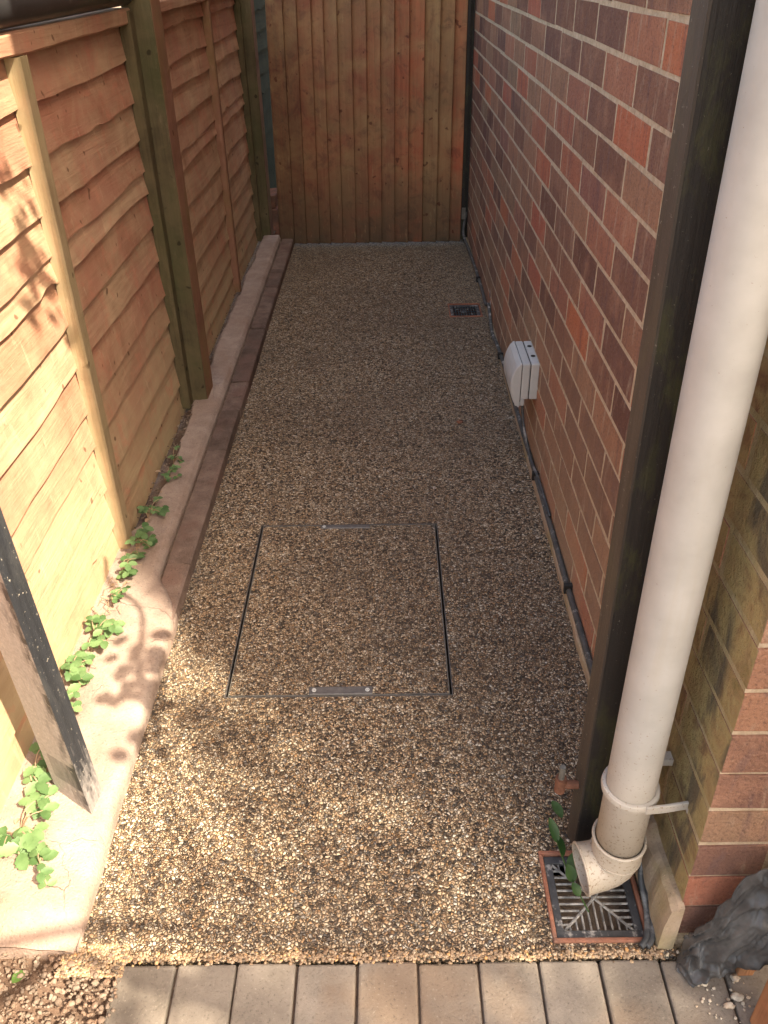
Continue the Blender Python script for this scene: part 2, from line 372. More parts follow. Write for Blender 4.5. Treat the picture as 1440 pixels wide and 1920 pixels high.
cutsheet(b, [LX-.02, MX0, MX1, GX0, FX0, GX1, FX1, RX+.016], [Y0, GY0, GY1, MY0, MY1, FY0, FY1, Y1+.6],
         [(GX0, GX1, GY0, GY1), (FX0, FX1, FY0, FY1), (MX0, MX1, MY0, MY1)], 0, -.03)
b.face([(LX-.02, Y0, 0), (RX+.016, Y0, 0), (RX+.016, Y0, -.05), (LX-.02, Y0, -.05)])
tag(b.build('resin_path', M['resin']), kind='structure')

# block pavers along the front edge, three rows, each block slightly different
b = MB(); px = -.4425; pitch = .0948
for row in range(3):
    for i in range(-0 if row == 0 else 0, 13):
        x0 = px+i*pitch; y1 = .6835-row*.2; b.rnd = random.random()
        if x0 > .9: break
        j = random.uniform(-.0015, .0015); zt = random.uniform(-.0015, .002)
        b.box(x0+.0012+random.uniform(0, .0012), x0+pitch-.0012-random.uniform(0, .0012), y1-.197+j, y1+j, -.05, zt)
tag(b.build('pavement', M['paver'], bevel=.004), kind='structure')
b = MB(); b.box(-.4425, .80, .09, .6835, -.055, -.010)
tag(b.build('paving_bed', M['soil']), kind='structure')
# patio the photographer stands on, soil left of the blocks
b = MB(); n_ = 26; rows = []
for i in range(n_+1):
    x = lerp(-1.3, -.437, i/n_); row = []
    for j in range(n_+1):
        y = lerp(.1, .76, j/n_); row.append((x, y, -.012+.016*fbm(x*9, y*9)+.03*max(0, (-.5-x))))
    rows.append(row)
b.grid(rows)
tag(b.build('soil_bed', M['soil'], smooth=True), kind='structure')

# kerb: stamped edge band, and the concrete strip that carries the fence
def kerb_y(y): return LX + .004*fbm(y*1.3)
b = MB(); y = 1.435
ys = [1.435]
while y < 4.42: y += random.uniform(.17, .30); ys.append(min(y, 4.42))
b2 = MB()
for a, c in zip(ys[:-1], ys[1:]):
    b.rnd = random.random(); zt = .036+random.uniform(-.0015, .002)
    g = .0016; sk = random.uniform(-.012, .012)
    foot = kerb_y(a)
    b.grid([[(foot, a+g, -.03), (foot, c-g, -.03)], [(foot-.003, a+g, zt-.004), (foot-.003, c-g, zt-.004)], [(foot-.010, a+g, zt), (foot-.010, c-g, zt)],
            [(-.574, a+g+sk, zt), (-.574, c-g+sk, zt)], [(-.574, a+g+sk, -.03), (-.574, c-g+sk, -.03)]])
    for yy, s_ in ((a+g, 0), (c-g, 0)):
        b.face([(foot, yy, -.03), (foot-.003, yy, zt-.004), (foot-.010, yy, zt), (-.574, yy+sk, zt), (-.574, yy+sk, -.03)])
tag(b.build('kerb', M['kerb']), kind='structure')
b = MB(); b.box(-.60, LX-.004, 1.435, 4.42, -.04, .018); tag(b.build('kerb_bed', M['soil']), kind='structure')
b = MB()   # concrete strip
NY = 260; rows = []
for i in range(NY+1):
    y = lerp(.700, 4.44, i/NY)
    k = min(1, max(0, (y-1.45)/.16)); k = k*k*(3-2*k)       # 0 = plain sloping slab near the photographer, 1 = strip behind the band
    xr = lerp(kerb_y(y)+.0+.004*fbm(y*7), -.586, k)
    xl = -.90 if y < 1.5 else lerp(-.90, -.690+(.022*math.exp(-((y-2.1)/.35)**2))+.014*fbm(y*4.1)+.005*fbm(y*23), min(1, (y-1.5)/.3))
    row = []
    for j in range(25):
        s_ = j/24; x = lerp(xr, xl, s_**1.2)
        e = (xr-x)
        z = lerp(lerp(.0385, .052, min(1, e/.10)), .050, k)
        z += .004*fbm(x*14, y*14)+.002*fbm(x*50, y*50)
        z -= .013*math.exp(-(e/.007)**2)
        if y > 1.5: z -= .03*max(0, s_-.90)/.1
        if y < .74: z -= .03*(1-(y-.70)/.04)
        row.append((x, y, z))
    row.insert(0, (xr+.001, y, .012)); row.insert(0, (xr+.002, y, -.04)); rows.append(row)
b.grid(rows); b.face([(p[0], p[1]-.001, p[2]) for p in rows[0]]+[(-.9, .699, -.04)])
tag(b.build('concrete_strip', M['concrete'], smooth=True), kind='structure')
b = MB(); rows = []
for i in range(121):
    y = lerp(1.3, 5.6, i/120); rows.append([(x, y, .012+.012*fbm(x*20, y*20)) for x in [-.9+.02*q for q in range(14)]])
b.grid(rows); tag(b.build('soil', M['soil'], smooth=True), kind='structure')
# grit and small stones along the fence foot and at the strip's front corner
def pebbles(name, spots, mat, label=None, group=None):
    b = MB()
    for i, (x, y, z, r) in enumerate(spots):
        b.rnd = random.random(); b.lump((x, y, z), r, (1, random.uniform(.6, 1.2), random.uniform(.5, .8)), seed=i*1.7, n=5)
    return b.build(name, mat, smooth=True)
sp = [(random.gauss(-.688, .010), random.uniform(1.75, 4.3), .036, random.uniform(.001, .0038)) for _ in range(420)]
sp += [(random.gauss(-.668, .016), random.gauss(2.42, .14), .047, random.uniform(.001, .005)) for _ in range(130)]
tag(pebbles('grit', sp, M['rubble']), 'fine grit and crumbs of mortar along the fence foot', 'grit', kind='stuff')
sp = []
for _ in range(1500):
    x = random.uniform(-.70, -.43); y = random.uniform(.52, .70)-max(0, random.gauss(0, .03))
    sp.append((x, y, .002+.03*max(0, -.5-x)*.5+random.uniform(-.004, .004), random.choice([.0012, .0015, .002, .0025, .003, .005])*random.uniform(.7, 1.3)))
tag(pebbles('rubble', sp, M['rubble']), 'broken stones and mortar crumbs left of the paving blocks', 'rubble', kind='stuff')
sp = []
for _ in range(2600):   # stray resin pebbles at the sheet's front edge and left corner
    if random.random() < .6: x = random.uniform(-.44, .42); y = random.gauss(.692, .004); zz = .0015
    else: x = random.uniform(-.535, -.43); y = random.uniform(.665, .715); zz = .001
    sp.append((x, y, zz, random.uniform(.0018, .0034)))
M['grains'] = NT('loose_resin_grains'); _t = M['grains']
M['grains'] = _t.done(_t.ramp(_t.attr(), [(0, (.06, .045, .03)), (.3, (.24, .15, .09)), (.6, (.27, .18, .11)), (.85, (.38, .28, .19)), (1, (.5, .26, .1))]), .5, _t.noise(None, 300, 2), .2, .001, .5)
tag(pebbles('edge_gravel', sp, M['grains']), 'loose gravel grains along the front edge of the path', 'gravel', kind='stuff')

# ------------------------------------------------------------ house wall on the right
WX, CY = .438, .712
CH = .0779; Z0 = 1.36-.0887
BL = .2337
root = thing('house_wall', 'tall red and purple brick wall of the house along the right of the path', 'brick wall', (WX, CY, 0))
lev = [Z0-CH*k for k in range(16)]          # bed joint centres going down
zlow = lev[-1]
br = MB(); kmin = -48
for k in range(kmin, 17):
    zt = Z0-CH*(k-1); zb = zt-CH           # row between bed joints k-1 and k
    off = 0 if k % 2 == 0 else BL/2
    ph = (2.246+.0045*fbm(k*1.7)+ (0 if k % 2 == 0 else -BL/2-.008))
    jb, jp = .0050, .0062                   # half joint widths
    y = ph-BL*12
    while y < 6.5:
        y0 = y+jp; y1 = y+BL-jp; y += BL
        if y1 < CY+.03: continue
        if y0 < CY+.12 : y0 = CY
        y0 += random.uniform(-.001, .001); 
        q = random.random()
        hh = random.random(); br.rnd = hh*.88 if random.random() < .85 else random.uniform(.88, 1)
        jx = random.uniform(-.0012, .0012)
        x1 = WX+.1
        if y0 <= CY+.002: y0 = CY
        br.box(WX-.0030+jx*.35, x1, y0-(.0022 if y0 == CY else 0), min(y1, 6.5), zb+jb, zt-jb, .0016, .0005)
    # return face to the right of the corner
    x = WX+.1+2*jp if k % 2 == 0 else WX+.1+2*jp
    # the corner stretcher/header already shows its end; keep going along the return
    while x < 5:
        x1 = x+BL-2*jp; br.rnd = random.random()*.5
        br.box(x+.002, x1-.002, CY-.0022+random.uniform(-.001, .001), CY+.1, zb+jb+.0035, zt-jb-.0035, .0028); x = x1+2*jp
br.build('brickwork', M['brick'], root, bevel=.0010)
mo = MB()
mo.face([(WX-.0019, CY+.0015, -.05), (WX-.0019, 6.5, -.05), (WX-.0019, 6.5, 5.2), (WX-.0019, CY+.0015, 5.2)])
mo.face([(WX-.0019, CY+.0015, -.05), (5, CY+.0015, -.05), (5, CY+.0015, 5.2), (WX-.0019, CY+.0015, 5.2)])
mo.face([(WX-.0019, CY+.0015, 5.02), (5, CY+.0015, 5.02), (5, 6.5, 5.02), (WX-.0019, 6.5, 5.02)])
mo.face([(WX-.0019, 6.49, -.05), (5, 6.49, -.05), (5, 6.49, 5.02), (WX-.0019, 6.49, 5.02)])
mo.face([(4.99, CY+.0015, -.05), (4.99, 6.5, -.05), (4.99, 6.5, 5.02), (4.99, CY+.0015, 5.02)])
mo.build('mortar', M['mortar'], root)
dp = MB(); dp.box(WX-.0008, WX+.03, .95, 6.4, zlow-.002, zlow+.001, .0003); dp.build('damp_proof_course', M['dpc'], root)
# plinth near the corner, thin footing strip farther on
pl = MB(); rows = []
for i in range(31):
    y = lerp(.700, .99, i/30); w_ = .006*fbm(y*19)-.001; h_ = .102+.018*fbm(y*13, 3)
    rows.append([(.412+w_*.6, y, -.03), (.414+w_, y, h_*.6), (.4195+w_, y, h_), (.428, y, h_+.008), (.4375, y, h_+.010)])
pl.grid(rows); pl.face(rows[0]+[(.4375, .7, -.03)]); pl.face(rows[-1]+[(.4375, .99, -.03)]); pl.build('plinth', M['plinth'], root, smooth=False)
ft = MB(); rows = []
for i in range(181):
    y = lerp(.99, 4.45, i/180); w_ = .003*fbm(y*5)+.002*fbm(y*17); h_ = .022+.004*fbm(y*7, 3)
    x0 = lerp(.416, .428, min(1, (y-.99)/2.2))
    rows.append([(x0+w_, y, -.02), (x0+.001+w_, y, h_-.004), (x0+.004+w_, y, h_), (.4378, y, h_+.001)])
ft.grid(rows); ft.face(rows[0]+[(.4378, .99, -.02)]); ft.build('footing', M['plinth'], root)
cr = MB()
for dz, yy, rr_ in ((0, 3.30, .030), (.05, 3.34, .020), (.10, 3.37, .012)): cr.lump((WX-.001, yy, .055+dz), rr_, (.22, 1, 1.2), seed=dz*50+2, n=9)
cr.build('mortar_repair', M['concrete'], root, smooth=True)

# ------------------------------------------------------------ fence on the left
FX = -.712
fr = thing('wooden_fence', 'orange brown waney lap fence on posts along the left of the path', 'fence', (FX, 2.6, 0))
def board(b, y0, y1, zt, zb, seed, amp, xin=FX-.010, xout=FX+.007, th=.007):
    n = 60; b.rnd = random.random(); rows = [[], [], [], []]
    for i in range(n+1):
        y = lerp(y0, y1, i/n)
        wv = amp*(.9*fbm(y*2.6+seed, seed)+.45*noise.noise(Vector((y*11, seed*2, 3))))
        kn = noise.noise(Vector((y*5+seed*3, 7, seed)))
        if kn > .42: wv += (kn-.42)*.07*(1 if amp > .004 else .2)
        z = zb+wv
        bow = .003*fbm(y*2, seed)
        rows[0].append((xin, y, zt)); rows[1].append((lerp(xin, xout, .5)+bow*.5+.001, y, (zt+z)/2)); rows[2].append((xout+bow, y, z)); rows[3].append((xout-th+bow, y, z-.001))
    b.grid(rows)
def panel(y0, y1, zs, bats, cap, seed, fall=0):
    p = MB()
    zz = zs+[-.02]
    for i in range(len(zz)-1):
        zt = zz[i]+.02; zb = zz[i+1]
        amp = .011 if i < len(zz)-4 else .006
        if i == len(zz)-2: amp = .004; zb = .022
        board(p, y0, y1, zt, zb, seed+i*2.37, amp)
    po = p.build('board_panel', M['fence'], fr)
    c = MB(); rows = []; n = 40
    for i in range(n+1):
        y = lerp(y0, y1, i/n); w_ = .002*fbm(y*5, seed)
        zt_ = cap[1]+.004*fbm(y*4, seed+1); zb_ = cap[0]+.003*fbm(y*6, seed+2)
        rows.append([(FX-.03, y, zt_), (FX+.022+w_, y, zt_), (FX+.026+w_, y, zt_-.006), (FX+.026+w_, y, zb_+.004), (FX+.022+w_, y, zb_), (FX-.03, y, zb_)])
    c.grid(rows, closed=True, cap=True); c.build('capping', M['fence'], po)
    for yb, wd, m_, zt_ in bats:
        q = MB(); q.rnd = random.random(); rows = []
        for i in range(13):
            z = lerp(.035, zt_, i/12); dy = .003*fbm(z*3, yb)
            rows.append([(FX+.0, yb+dy-wd/2, z), (FX+.026, yb+dy-wd/2, z), (FX+.030, yb+dy-wd/2+.004, z), (FX+.030, yb+dy+wd/2-.004, z), (FX+.026, yb+dy+wd/2, z), (FX+.0, yb+dy+wd/2, z)])
        q.grid(rows, closed=True, cap=True); q.build('batten', M[m_], po)
    return po
z1 = [1.215, 1.118, 1.010, .912, .827, .771, .668, .560, .452, .358, .240, .130]
panel(.52, 2.50, z1, [(1.703, .044, 'batten', 1.205), (.74, .036, 'fence', 1.205)], (1.207, 1.247), 1.3)
z2 = [1.225, 1.166, 1.060, .980, .883, .782, .730, .600, .498, .389, .287, .197, .110]
panel(2.66, 4.44, z2, [(3.62, .036, 'post_red', 1.215), (4.40, .03, 'post', 1.215)], (1.215, 1.25), 9.1)
bt = MB(); bt.box(FX+.0, FX+.032, 2.462, 2.505, .04, 1.24, .001); bt.build('end_batten', M['post'], fr, bevel=.003)
for yy, xf in ((2.512, -.632), (4.452, -.640), (.38, -.632)):
    q = MB(); q.rnd = .3; rows = []
    x0, x1, y0, y1 = (FX-.0, xf, yy, yy+.105)
    for i in range(16):
        z = lerp(-.1, 2.0 if yy > 2 else 1.4, i/15)*1.0
        rows.append([(x0, y0, z), (x1-.003, y0, z), (x1, y0+.003, z), (x1, y1-.003, z), (x1-.003, y1, z), (x0, y1, z)])
    q.grid(rows, closed=True, cap=True); po = q.build('post', M['post'], fr)
    q = MB(); q.rnd = .5; q.box(x1+.0003, x1+.0014, y0+.002, y1-.002, -.02, 1.39, .0006)
    q.build('weathered_face', M['post_red'], po)
# black gutter lying along the top of the fence
g = MB(); g.tube([(FX+.005, y, 1.293) for y in (.3, .9, 1.5, 2.0, 2.50)], .042, 20)
tag(g.build('gutter_pipe', M['black_gutter'], loc=(FX, 1.5, 1.25), smooth=True), 'glossy black pipe lying along the top of the left fence', 'pipe')

# green fence beyond the gate
gf = thing('green_fence', 'dark green overlapping board fence beyond the gate at far left', 'fence', (-.70, 5.2, 0))
b = MB()
for i in range(13): board(b, 4.56, 6.4, 1.45-.105*i, 1.45-.105*(i+1)-.02, 30+i*1.9, .012, xin=-.705, xout=-.684)
b.build('board_panel', M['green_fence'], gf)
b = MB(); b.box(-.72, -.66, 6.4, 6.47, -.05, 1.5); b.build('post', M['green_fence'], gf)
b = MB(); b.box(-.70, -.62, 4.66, 4.90, -.02, .13, .004); b.box(-.69, -.63, 4.68, 4.86, .135, .205, .006)
tag(b.build('loose_bricks', M['terracotta'], loc=(-.66, 4.75, 0), bevel=.004), 'pinkish bricks stacked at the foot of the green fence', 'bricks')

# ------------------------------------------------------------ tall board gate across the path
GYy = 4.42
gt = thing('board_gate', 'tall red brown gate of overlapping vertical boards across the path', 'gate', (0, GYy, 0))
bx = [-.582, -.508, -.441, -.371, -.310, -.245, -.172, -.102, -.032, .038, .111, .187, .263, .333, .395]
b = MB()
for i in range(len(bx)-1):
    x0, x1 = bx[i], bx[i+1]; b.rnd = [.05, .1, .3, .5, .55, .6, .5, .7, .62, .75, .8, .97, .95, .85][i]  # left boards darkest: cast shade put into their tint
    lean = .024*(1-i/14)
    rows = []
    for k in range(26):
        z = lerp(.008+random.uniform(0, .002) if k == 0 else .008, 2.0, k/25); s_ = lean*z/1.18*1.0
        wv = .0018*fbm(z*1.7, i*3.1); w2 = .0018*fbm(z*1.7, (i+1)*3.1)
        a = x0+s_+wv; c = x1+s_+w2
        yo = GYy+.004-.004*(i % 2)*0
        rows.append([(a-.010, yo+.006, z), (a, yo-.002, z), (c-.006, yo-.018, z), (c-.0015, yo-.020, z), (c+.0005, yo-.017, z), (c+.0005, yo+.004, z), (a-.010, yo+.010, z)])
    b.grid(rows, closed=True, cap=True)
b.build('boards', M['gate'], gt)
b = MB()
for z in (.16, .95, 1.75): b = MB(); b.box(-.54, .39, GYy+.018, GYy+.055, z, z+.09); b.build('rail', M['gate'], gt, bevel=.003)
b = MB(); b.box(.3965, .4125, GYy-.004, GYy+.05, .02, 2.0); b.build('closing_stile', M['black_post'], gt)
for z in (.12, .95):
    for i in range(14):
        b = MB(); p_ = Vector(((bx[i]+bx[i+1])/2+.02+.016*(1-i/14)*z, GYy-.008, z+.01+.004*math.sin(i*7))); b.tube([p_, p_+Vector((0, -.0028, 0))], .0026, 8); b.build('nail', M['dpc'], gt)
b = MB(); b.box(.400, .420, GYy-.012, GYy-.004, .13, .19); b.build('hinge', M['steel'], gt)
b = MB(); b.box(.4135, .436, GYy+.03, GYy+.09, -.02, 2.05)
tag(b.build('gate_post', M['black_post'], loc=(.425, GYy+.05, 0)), 'thin black post between the board gate and the brick wall', 'post')
b = MB(); b.box(LX-.03, .436, GYy+.06, GYy+.085, -.012, .010); tag(b.build('threshold', M['soil']), kind='structure')

# ------------------------------------------------------------ near posts
b = MB(); n = 24; gp = thing('gate_post', 'thick black stained timber post behind the white downpipe', 'post', (.35, .9, 0))
rows = []
for i in range(n+1):
    z = lerp(.002, 2.1, i/n); dx = -.010*min(1, z/1.3)
    rows.append([(.315+dx, .8735, z), (.416+dx*.2, .8735, z), (.416, .898, z), (.3085+dx, .898, z)])
b.grid(rows, closed=True, cap=True); b.build('timber', M['black_post'], gp)
b = MB(); rows = []
for i in range(n+1):
    z = lerp(.002, 2.1, i/n); dx = -.010*min(1, z/1.3); w_ = .0008*fbm(z*6)
    rows.append([(.3175+dx+w_, .8725, z), (.3140+dx+w_, .8725, z), (.3070+dx, .8985, z), (.312+dx, .8988, z)])
b.grid(rows); b.build('worn_edge', M['black_edge'], gp)
b = MB(); b.tube([(.309, .888, .155), (.284, .888, .155)], .0075, 12); b.tube([(.279, .888, .140), (.279, .888, .172)], .0095, 14); b.build('hinge_pin', M['rust'], gp, smooth=False)
b = MB(); b.tube([(.279, .888, .172), (.279, .888, .200)], .0052, 12); b.build('pin_tip', M['steel'], gp)

# left post: polygon foot taken where it stands in the mortar
lp = thing('leaning_post', 'weathered black and grey square post standing in mortar in front of the left fence', 'post', (-.585, .965, 0))
b = MB(); foot = [(-.622, .964), (-.545, .918), (-.541, .968), (-.600, 1.012)]
n = 140
lean = (-.035, .0)
def at_z(p, z): return (p[0]+lean[0]*z, p[1]+lean[1]*z, z)
for (p, q, r_) in ((0, 1, 1.0), (1, 2, .0), (2, 3, 0.), (3, 0, 0.)):
    for i in range(n):
        za, zb_ = lerp(.03, 1.75, i/n), lerp(.03, 1.75, (i+1)/n)
        m_ = 22 if p < 2 else 1
        for j in range(m_):
            u1, u2 = j/m_, (j+1)/m_
            A = [at_z((lerp(foot[p][0], foot[q][0], u_), lerp(foot[p][1], foot[q][1], u_)), z) for u_, z in ((u1, za), (u2, za), (u2, zb_), (u1, zb_))]
            rv = r_
            nz = noise.noise(Vector((za*22, j/m_*5, p*3)))+.5*noise.noise(Vector((za*70, j/m_*14, p*3)))
            if r_ == 0 and p == 1: rv = min(1, max(0, (.16-za)*9+nz*.9))
            if r_ == 1: rv = min(1, max(0, 1.15-(j/m_)**3*.9+nz*1.3*(j/m_)**2-(.5 if .1 < za < .16 and j > 3 else 0)))
            b.face(A, rv)
b.face([at_z(f_, 1.75) for f_ in foot])
b.build('timber', M['grey_post'], lp)

# ------------------------------------------------------------ white downpipe
dpp = thing('downpipe', 'white plastic rainwater downpipe with brown splashes above the near gully', 'pipe', (.357, .80, 0))
PX, PY, PR = .3585, .800, .0368
b = MB(); b.tube([(PX, PY, z) for z in (.10, .3, .8, 1.5, 2.4, 4.0)], PR, 40); b.build('pipe', M['pipe'], dpp, smooth=True)
b = MB()
el = [Vector(q_) for q_ in ((PX, PY, .145), (PX, PY, .118), (PX-.001, PY, .100), (PX-.005, PY-.0005, .087), (PX-.013, PY-.001, .0775), (PX-.026, PY-.003, .0715), (PX-.040, PY-.005, .0695), (PX-.054, PY-.007, .0680))]
b.tube(el, [.0405, .0405, .0395, .0388, .0388, .0388, .0392, .0405], 40, cap=False)
# hollow mouth: inner wall
b.tube([el[-1], (PX-.040, PY-.005, .0695), (PX-.024, PY-.002, .073)], [.0374, .0365, .036], 40, cap=False)
b.build('shoe', M['pipe'], dpp, smooth=True)
def ring(b, c, ax, r, tr, n=40):
    ax = Vector(ax).normalized(); s1 = ax.cross(Vector((0, 1, 0)) if abs(ax.y) < .9 else Vector((1, 0, 0))).normalized(); s2 = ax.cross(s1); c = Vector(c)
    rows = []
    for i in range(n+1):
        a = 2*PI*i/n; d = s1*math.cos(a)+s2*math.sin(a)
        rows.append([c+d*(r+tr*math.cos(2*PI*k/8))+ax*tr*math.sin(2*PI*k/8) for k in range(8)])
    b.grid(rows, closed=True)
b = MB(); ring(b, (PX, PY, .142), (0, 0, 1), .0405, .0028); ring(b, (PX-.001, PY, .104), (.04, 0, 1), .0405, .0011); ring(b, el[-1], el[-1]-el[-2], .0395, .0024)
b.build('collar', M['pipe'], dpp, smooth=True)
br_ = MB(); rows = []
for i in range(41):
    a = 2*PI*i/40; rows.append([(PX+(PR+q)*math.cos(a), PY+(PR+q)*math.sin(a), zz) for q, zz in ((.0005, .276), (.006, .275), (.007, .268), (.006, .261), (.0005, .260))])
br_.grid(rows)
arm = []
for x, y in ((PX+.012, PY-.0385), (PX+.04, PY-.036), (PX+.0775, PY-.030)): arm.append([(x, y, .276), (x, y-.005, .276), (x, y-.005, .260), (x, y, .260)])
br_.grid(arm, closed=True, cap=True)
br_.box(PX+.0770, PX+.0840, PY-.037, PY-.0295, .236, .2765)
br_.box(PX+.030, WX-.0005, PY+.040, PY+.058, .262, .276)
br_.build('bracket', M['pipe'], dpp, bevel=.0015)

# ------------------------------------------------------------ gullies
def gully(name, label, x0, x1, y0, y1, cell, loc):
    g = thing(name, label, 'drain', loc)
    w_ = .007; b = MB()
    for z0_, z1_, q in ((-.1, .005, 0),):
        def fr(bb, a0, a1, c0, c1, w, zb, zt):
            bb.box(a0, a1, c0, c0+w, zb, zt); bb.box(a0, a1, c1-w, c1, zb, zt); bb.box(a0, a0+w, c0+w, c1-w, zb, zt); bb.box(a1-w, a1, c0+w, c1-w, zb, zt)
        fr(b, x0, x1, y0, y1, w_, -.12, .005)
    b.build('clay_surround', M['terracotta'], g, bevel=.0018)
    b = MB(); a0, a1, c0, c1 = x0+w_+.001, x1-w_-.001, y0+w_+.001, y1-w_-.001; fw_ = .013
    fr(b, a0, a1, c0, c1, fw_, -.012, -.001); gr = b.build('grate_frame', M['grate'], g, bevel=.0012)
    b = MB(); i0, i1, k0, k1 = a0+fw_, a1-fw_, c0+fw_, c1-fw_; mx, my = (i0+i1)/2, (k0+k1)/2; r = .0019
    zc = -.006
    if cell == 'tree':
        N = 10
        for s in range(1, N):
            u_ = s/N; x = lerp(i0, i1, u_); d = min(u_, 1-u_)
            yb = lerp(k0, k1, d*.92); b.tube([(x, k0, zc), (x, yb, zc)], r, 6)
            b.tube([(x, k1, zc), (x, lerp(k1, k0, d*.92), zc)], r, 6)
            y = lerp(k0, k1, u_); b.tube([(i0, y, zc), (lerp(i0, i1, d*.92), y, zc)], r, 6); b.tube([(i1, y, zc), (lerp(i1, i0, d*.92), y, zc)], r, 6)
        for p, q in (((i0, k0), (i1, k1)), ((i1, k0), (i0, k1))):
            b.tube([(p[0], p[1], zc), (mx+.003, my-.002, zc+.0005), (q[0], q[1], zc)], r*1.25, 6)
    else:
        for s in range(1, 9):
            x = lerp(i0, i1, s/9); b.tube([(x, k0, zc), (x, k1, zc)], r*1.1, 6)
        for s in range(1, 4):
            y = lerp(k0, k1, s/4); b.tube([(i0, y, zc), (i1, y, zc)], r*1.1, 6)
        b.lump((mx, my, zc), .012, (1.3, 1, .4), 3)
    b.build('bars', M['bars' if cell == 'tree' else 'grate'], g)
    b = MB(); b.face([(x0, y0, -.119), (x1, y0, -.119), (x1, y1, -.119), (x0, y1, -.119)])
    for p, q in (((x0+w_, y0+w_), (x1-w_, y0+w_)), ((x1-w_, y0+w_), (x1-w_, y1-w_)), ((x1-w_, y1-w_), (x0+w_, y1-w_)), ((x0+w_, y1-w_), (x0+w_, y0+w_))):
        b.face([(*p, -.014), (*q, -.014), (*q, -.119), (*p, -.119)])
    b.build('shaft', M['hole'], g)
gully('gully', 'near square drain with black branching grate in a clay rim under the pipe', GX0, GX1, GY0, GY1, 'tree', (.33, .79, 0))
gully('gully', 'small far black drain grate beside the wall near the gate', FX0, FX1, FY0, FY1, 'bars', (.34, 3.42, 0))

# ------------------------------------------------------------ recessed inspection cover
ic = thing('inspection_cover', 'square gravel filled inspection cover with thin steel edge set in the path', 'manhole cover', (-.12, 1.53, 0))
b = MB()
def frame(bb, a0, a1, c0, c1, w, zb, zt):
    bb.box(a0, a1, c0, c0+w, zb, zt); bb.box(a0, a1, c1-w, c1, zb, zt); bb.box(a0, a0+w, c0+w, c1-w, zb, zt); bb.box(a1-w, a1, c0+w, c1-w, zb, zt)
frame(b, MX0+.0002, MX1-.0002, MY0+.0002, MY1-.0002, .0018, -.03, .0008); b.build('outer_frame', M['darksteel'], ic)
b = MB(); frame(b, MX0+.0072, MX1-.0072, MY0+.0040, MY1-.0040, .0018, -.03, .0010); b.build('tray_edge', M['steel'], ic)
b = MB(); b.box(MX0+.0092, MX1-.0092, MY0+.006, MY1-.006, -.03, .0002); b.build('gravel_infill', M['resin'], ic)
for (x0, x1, y0, y1), scr in (((-.183, -.046, 1.2285, 1.2515), (-.172, -.057)), ((-.196, -.061, 1.823, 1.8365), (-.187,))):
    b = MB(); rows = []
    for i in range(15):
        x = lerp(x0, x1, i/14); w_ = .0009*fbm(x*90)
        rows.append([(x, y0+w_, .0003), (x, y0+.002+w_, .0030), (x, y1-.002-w_, .0032), (x, y1-w_, .0003)])
    b.grid(rows); b.face(rows[0]); b.face(rows[-1]); st_ = b.build('lifting_strip', M['darksteel'], ic)
    for sx in scr:
        b = MB(); ring(b, (sx, (y0+y1)/2, .0034), (0, 0, 1), .0038, .0012, 14); b.lump((sx, (y0+y1)/2, .003), .002, (1, 1, .4)); b.build('screw', M['box'], st_)

# ------------------------------------------------------------ junction box and cable
jb = thing('junction_box', 'pale grey weatherproof electrical box fixed low on the brick wall', 'electrical box', (.40, 2.24, .27))
def slab(x0, x1, y0, y1, z0, z1, r=.006):
    b = MB(); b.box(x0, x1, y0, y1, z0, z1); return b
slab(.4115, .4365, 2.150, 2.318, .222, .338).build('back_box', M['box'], jb, bevel=.004)
slab(.4100, .4113, 2.152, 2.316, .224, .336).build('seal', M['seam'], jb)
slab(.3865, .4098, 2.150, 2.318, .222, .338).build('body', M['box'], jb, bevel=.004)
slab(.3852, .3863, 2.152, 2.316, .214, .336).build('seal', M['seam'], jb)
b = MB(); rows = []
for i in range(15):
    a = i/14; z = lerp(.196, .338, a); bul = math.sin(PI*min(1, max(0, a)))**.6*.026
    rows.append([(.3850, 2.150, z), (.3850-bul*.92-.003, 2.150, z), (.3850-bul-.004, 2.156, z), (.3850-bul-.004, 2.312, z), (.3850-bul*.92-.003, 2.318, z), (.3850, 2.318, z)])
b.grid(rows, closed=True, cap=True); b.build('lid', M['box'], jb, bevel=.0025)
b = MB(); b.box(.372, .400, 2.155, 2.31, .198, .2215); b.build('lower_lip', M['box'], jb, bevel=.003)
for yy in (2.275, 2.205): b = MB(); b.tube([(.424, yy, .3375), (.424, yy, .3392)], .0068, 16); b.build('cable_hole', M['dpc'], jb)
b = MB(); ring(b, (.424, 2.150, .285), (0, 1, 0), .0085, .0008, 24); b.build('knockout', M['box'], jb); b = MB(); ring(b, (.424, 2.26, .3382), (0, 0, 1), .014, .0006, 24); b.build('knockout', M['box'], jb)
b = MB(); pts = []
import itertools
for y, x, z in ((4.44, .428, .16), (4.41, .414, .10), (4.36, .410, .055), (4.2, .424, .03), (3.9, .428, .034), (3.56, .4275, .040), (3.42, .4275, .032), (3.34, .427, .060), (3.27, .424, .075), (3.12, .422, .030), (3.0, .424, .034), (2.81, .4275, .040), (2.49, .4275, .034), (2.226, .4275, .034), (1.95, .4275, .036), (1.7, .4265, .038), (1.5, .4265, .034), (1.35, .4265, .036), (1.15, .4265, .034), (.99, .4265, .036)): pts.append((x, y, z))
def smoothpts(p, k=6):
    out = []
    for i in range(len(p)-1):
        a = Vector(p[max(i-1, 0)]); b_ = Vector(p[i]); c = Vector(p[i+1]); d = Vector(p[min(i+2, len(p)-1)])
        for j in range(k):
            t_ = j/k; out.append(.5*((2*b_)+(c-a)*t_+(2*a-5*b_+4*c-d)*t_*t_+(3*b_-a-3*c+d)*t_**3))
    out.append(Vector(p[-1])); return out
b.tube(smoothpts(pts), .0072, 10)
